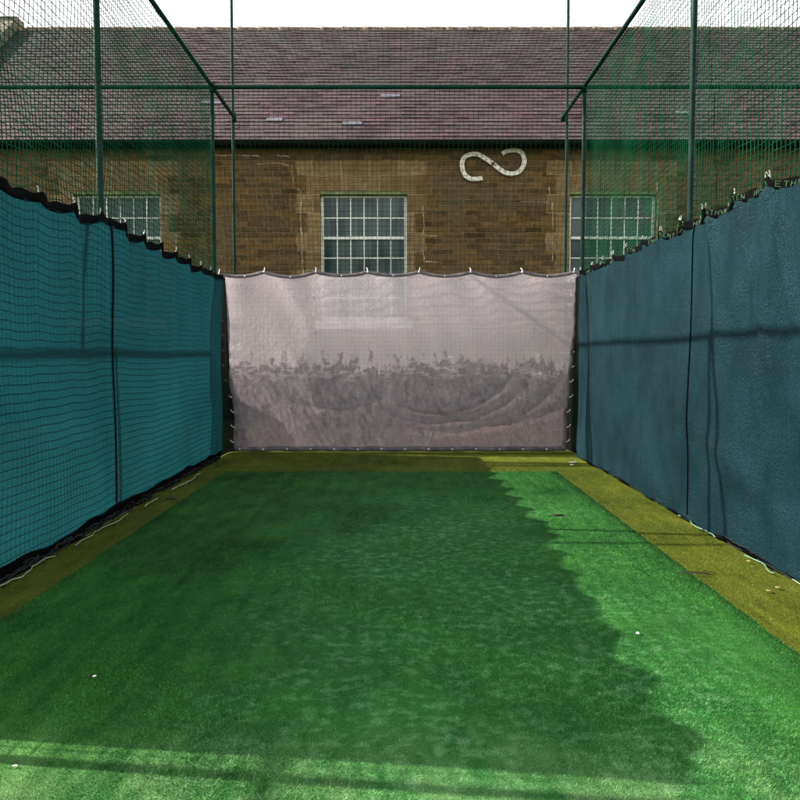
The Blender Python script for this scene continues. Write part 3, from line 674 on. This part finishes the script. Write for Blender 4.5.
# cords and gathered net along the curtain feet
def wiggle(X, y0, y1, seed, amp=.02, z=.012, step=.015):
    ys = np.arange(y0, y1, step); return [(X+amp*float(sn(seed, np.array(y*9)))+amp*.5*float(sn(seed+1, np.array(y*31))), y, z+.5*amp*abs(float(sn(seed+2, np.array(y*14))))) for y in ys]
for (X, y0, y1, seed, mat, lab) in ((-1.735, 3.3, 3.95, 1, M_cord, 'pale cord lying at the foot of the left curtain, nearest the camera'),
        (-1.72, 4.15, 5.0, 2, M_cord, 'long pale yellow cord lying along the foot of the left curtain'),
        (-1.70, 5.25, 5.55, 3, M_cord, 'short pale cord piece by the seam of the left curtain'),
        (-1.69, 5.9, 6.7, 4, M_cord, 'farthest pale cord along the foot of the left curtain'),
        (1.735, 4.35, 4.95, 5, M_cordg, 'mint green cord at the foot of the right curtain beside its seam'),
        (1.725, 3.62, 3.95, 6, M_cordg, 'looped mint green cord at the foot of the right curtain'),
        (1.735, 3.2, 3.52, 7, M_cord, 'pale cord at the foot of the right curtain, nearest the camera')):
    m = MB(); m.tube(wiggle(X, y0, y1, seed, .022), .003 if y0 < 5 else .005, 6); tag(m.build('cord', mat, None, True), lab, 'cord', 'loose cords at the curtain feet')
for X, seed, lab in ((-1.765, 31, 'gathered black net edge lying under the left curtain'), (1.765, 41, 'gathered black net edge lying under the right curtain')):
    m = MB()
    for q in range(5):
        P = wiggle(X+random.uniform(-.015, .015), 2.3, 7.85, seed+q, .020+.005*q, .012+.006*q, .03); m.tube(P, random.uniform(.002, .004), 5)
    tag(m.build('net_edge', M_dark, None, True), lab, 'net edge', 'gathered net edges')

# ================================================================== white sight screen
scr = thing('sight_screen', 'large off-white mesh screen with soil and shade painted on its lower half, hung across the end of the lane', 'screen', (0, 8.3, 0))
NXs, NZs = 240, 130; a = np.linspace(0, 1, NXs); c = np.linspace(0, 1, NZs)
SK = 7.0; pk = a*SK+.12; fr = pk % 1
sag = .042*4*fr*(1-fr)*np.array([random.Random(int(q)+5).uniform(.6, 1.3) for q in np.floor(pk)])
A, Cc = np.meshgrid(a, c, indexing='ij')
Ztop = 1.865-sag; Zb = .014+.006*sn(80, a*30)
def edge(side, k):
    if side < 0: return -1.87+.135*(1-k)**.8+.030*np.sin(k*9)*(1-k)*k*3+.012*sn(81, k*14)
    return 1.85-.125*(1-k)**.7-.03*np.sin(k*7)*(1-k)*k*2+.012*sn(82, k*16)
XLc = edge(-1, Cc); XRc = edge(1, Cc); X = XLc+(XRc-XLc)*A; Z = Zb[:, None]+(Ztop-Zb)[:, None]*Cc
Yd = .018*sn(83, X*2.2, Z*2.4)+.006*sn(84, X*9, Z*7)
low = np.clip((.95-Z)/.5, 0, 1)
# slumped crescent folds right of centre and crumples low down
for (x0, z0, r0, am) in ((.35, 1.05, .62, .030), (.35, 1.12, .80, .026), (.45, 1.2, .98, .020), (1.0, 1.05, .75, .014), (-.7, .95, .5, .012)):
    d = np.sqrt(((X-x0)*.72)**2+(Z-z0)**2); th = np.arctan2(z0-Z, (X-x0)*.72); Yd = Yd+1.5*am*np.exp(-((d-r0)/.045)**2)*np.clip(np.sin(th), 0, 1)**2
Yd = Yd+low*.55*(.010*np.sin(19*X+5*sn(85, X*3, Z*6))*sn(86, Z*14, X*4)+.007*sn(87, X*34, Z*40)+.005*sn(88, X*60, Z*25))
Yd = Yd+.012*np.cos(2*np.pi*fr)[:, None]*np.exp(-(1-Cc)*9)+.012*sn(89, Z*26, X*2)*np.exp(-(1-A)*26)+.012*sn(90, Z*22, X*2)*np.exp(-A*30)
Yd = Yd+.02*np.clip(Z/1.8, 0, 1)
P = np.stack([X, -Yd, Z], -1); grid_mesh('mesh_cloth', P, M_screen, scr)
def tape(name, I, w, dirx, dirz, yo=-.006):
    """I: (n,3) outline points; a hem tape of width w folded along it"""
    L = np.stack([I+np.array([dirx*w*k, yo-.004*math.sin(k*math.pi), dirz*w*k]) for k in (0, .33, .66, 1)], 1)
    o = grid_mesh(name, L, M_schem, scr); md = o.modifiers.new('thick', 'SOLIDIFY'); md.thickness = .003; md.offset = 0; return o
tape('top_hem', P[:, -1]+np.array([0, 0, .012]), .034, 0, -1); tape('bottom_hem', P[:, 0]+np.array([0, 0, -.006]), .05, 0, 1)
tape('side_hem', P[0], .045, 1, 0); tape('side_hem', P[-1], .040, -1, 0)
def tie_at(p, up):
    m = MB(); r_ = random.uniform(.010, .014)
    m.tube([(p[0], p[1]-.014, p[2]-.008), (p[0]+.004, p[1]-.012, p[2]+.014*up), (p[0]+random.uniform(-.01, .01), p[1]+.01, p[2]+.04*up)], .0045, 6); m.tube([(p[0], p[1]-.008, p[2]-.004), (p[0], p[1]-.014, p[2]-.004)], r_*.8, 8)
    return m.build('tie', M_eyelet, scr, True)
for k in range(0, 8):
    i = min(NXs-1, max(0, int((k-.12)/SK*(NXs-1)))); tie_at(P[i, -1], 1)
    j = min(NXs-1, i+NXs//14); q = P[j, -1]; m = MB(); m.tube([(q[0], q[1]-.008, q[2]-.006), (q[0], q[1]-.014, q[2]-.006)], .007, 8); m.build('eyelet', M_eyelet, scr, True)
for i in range(4, NXs, 17): tie_at(P[i, 0]+np.array([0, 0, .02]), -.5)
for s in (0, -1):
    for j in range(6, NZs-5, 11):
        q = P[s, j]; m = MB(); dx = -.03 if s == 0 else .03; m.tube([(q[0]-dx*.3, q[1]-.016, q[2]), (q[0]+dx*.6, q[1]-.008, q[2]+.012), (q[0]+dx*1.2, q[1]+.01, q[2]+.03)], .004, 6); m.build('tie', M_eyelet, scr, True)

# ================================================================== litter on the turf
def chip(X, Y, z, s, mat, name, label, cat, flat=.35, seed=0, long=1.0, rot=0):
    r = random.Random(seed); n = 9; m = MB(); ring = [(math.cos(6.283*i/n)*s*r.uniform(.7, 1.2)*long, math.sin(6.283*i/n)*s*r.uniform(.7, 1.2)) for i in range(n)]
    ring = [(x*math.cos(rot)-y*math.sin(rot), x*math.sin(rot)+y*math.cos(rot)) for x, y in ring]
    for h, k in ((0, .7), (s*flat*.6, 1), (s*flat*1.2, .6)): m.v += [(x*k, y*k, h+r.uniform(-.1, .1)*s*flat) for x, y in ring]
    for l in range(2):
        for i in range(n): a = l*n+i; c = l*n+(i+1) % n; m.f.append((a, c, c+n, a+n))
    m.f += [tuple(range(n))[::-1], tuple(range(2*n, 3*n))]
    o = m.build(name, mat, None, True); o.location = (X, Y, z); tag(o, label, cat)
chip(.855, 2.835, .012, .008, M_white, 'pebble', 'small white pebble on the sunlit green turf right of the shadow edge', 'pebble', .6, 1)
chip(-.96, 2.45, .012, .006, M_white, 'paper_scrap', 'tiny white scrap on the shaded turf in the left foreground', 'scrap', .5, 2, 1.3, 1.5)
chip(-.945, 1.905, .012, .0045, M_white, 'paper_scrap', 'white scrap by the bottom left corner of the sunlit foreground turf', 'scrap', .4, 3, 1.8)
chip(1.70, 3.86, .006, .012, M_tan, 'pebble', 'pinkish pebble on the olive border near the right curtain', 'pebble', .5, 4)
chip(1.62, 7.46, .004, .028, M_white, 'paper_scrap', 'pale torn scrap on the olive border in the far right corner', 'scrap', .2, 5, 1.6)
chip(1.57, 7.3, .004, .016, M_white, 'paper_scrap', 'smaller pale scrap in front of the torn one in the far right corner', 'scrap', .2, 6, 1.4)
chip(1.64, 3.43, .006, .011, M_tan, 'dry_leaf', 'dry tan leaf on the olive border, right one of two', 'leaf', .3, 7, 1.8)
chip(1.58, 3.38, .006, .010, M_tan, 'dry_leaf', 'dry tan leaf on the olive border, left one of two', 'leaf', .3, 8, 1.7)
chip(-1.62, 5.6, .002, .030, M_blk, 'leaf_or_shadow', 'dark leaf scrap on the left olive border near the seam', 'leaf', .15, 9, 1.5)
chip(-1.66, 7.25, .002, .026, M_blk, 'leaf_or_shadow', 'dark leaf scrap on the left olive border by the white screen', 'leaf', .15, 10, 1.3)
chip(.98, 4.98, .010, .022, M_blk, 'leaf_or_shadow', 'dark chip added as a clamp shadow on the thin shadow line across the lane', 'leaf', .2, 11, 1.9)  # shadow of a clamp, built as a flat dark chip
m = MB()
for k in range(5):
    a0 = random.uniform(-.5, .5); m.tube([(1.28+k*.02, 3.66-k*.012, .008), (1.33+k*.02, 3.65+a0*.04, .016), (1.38+k*.02, 3.63+a0*.06, .008)], .0016, 5)
tag(m.build('frayed_thread', M_blk, None, True), 'dark frayed threads where the green lane meets the right olive border', 'thread')
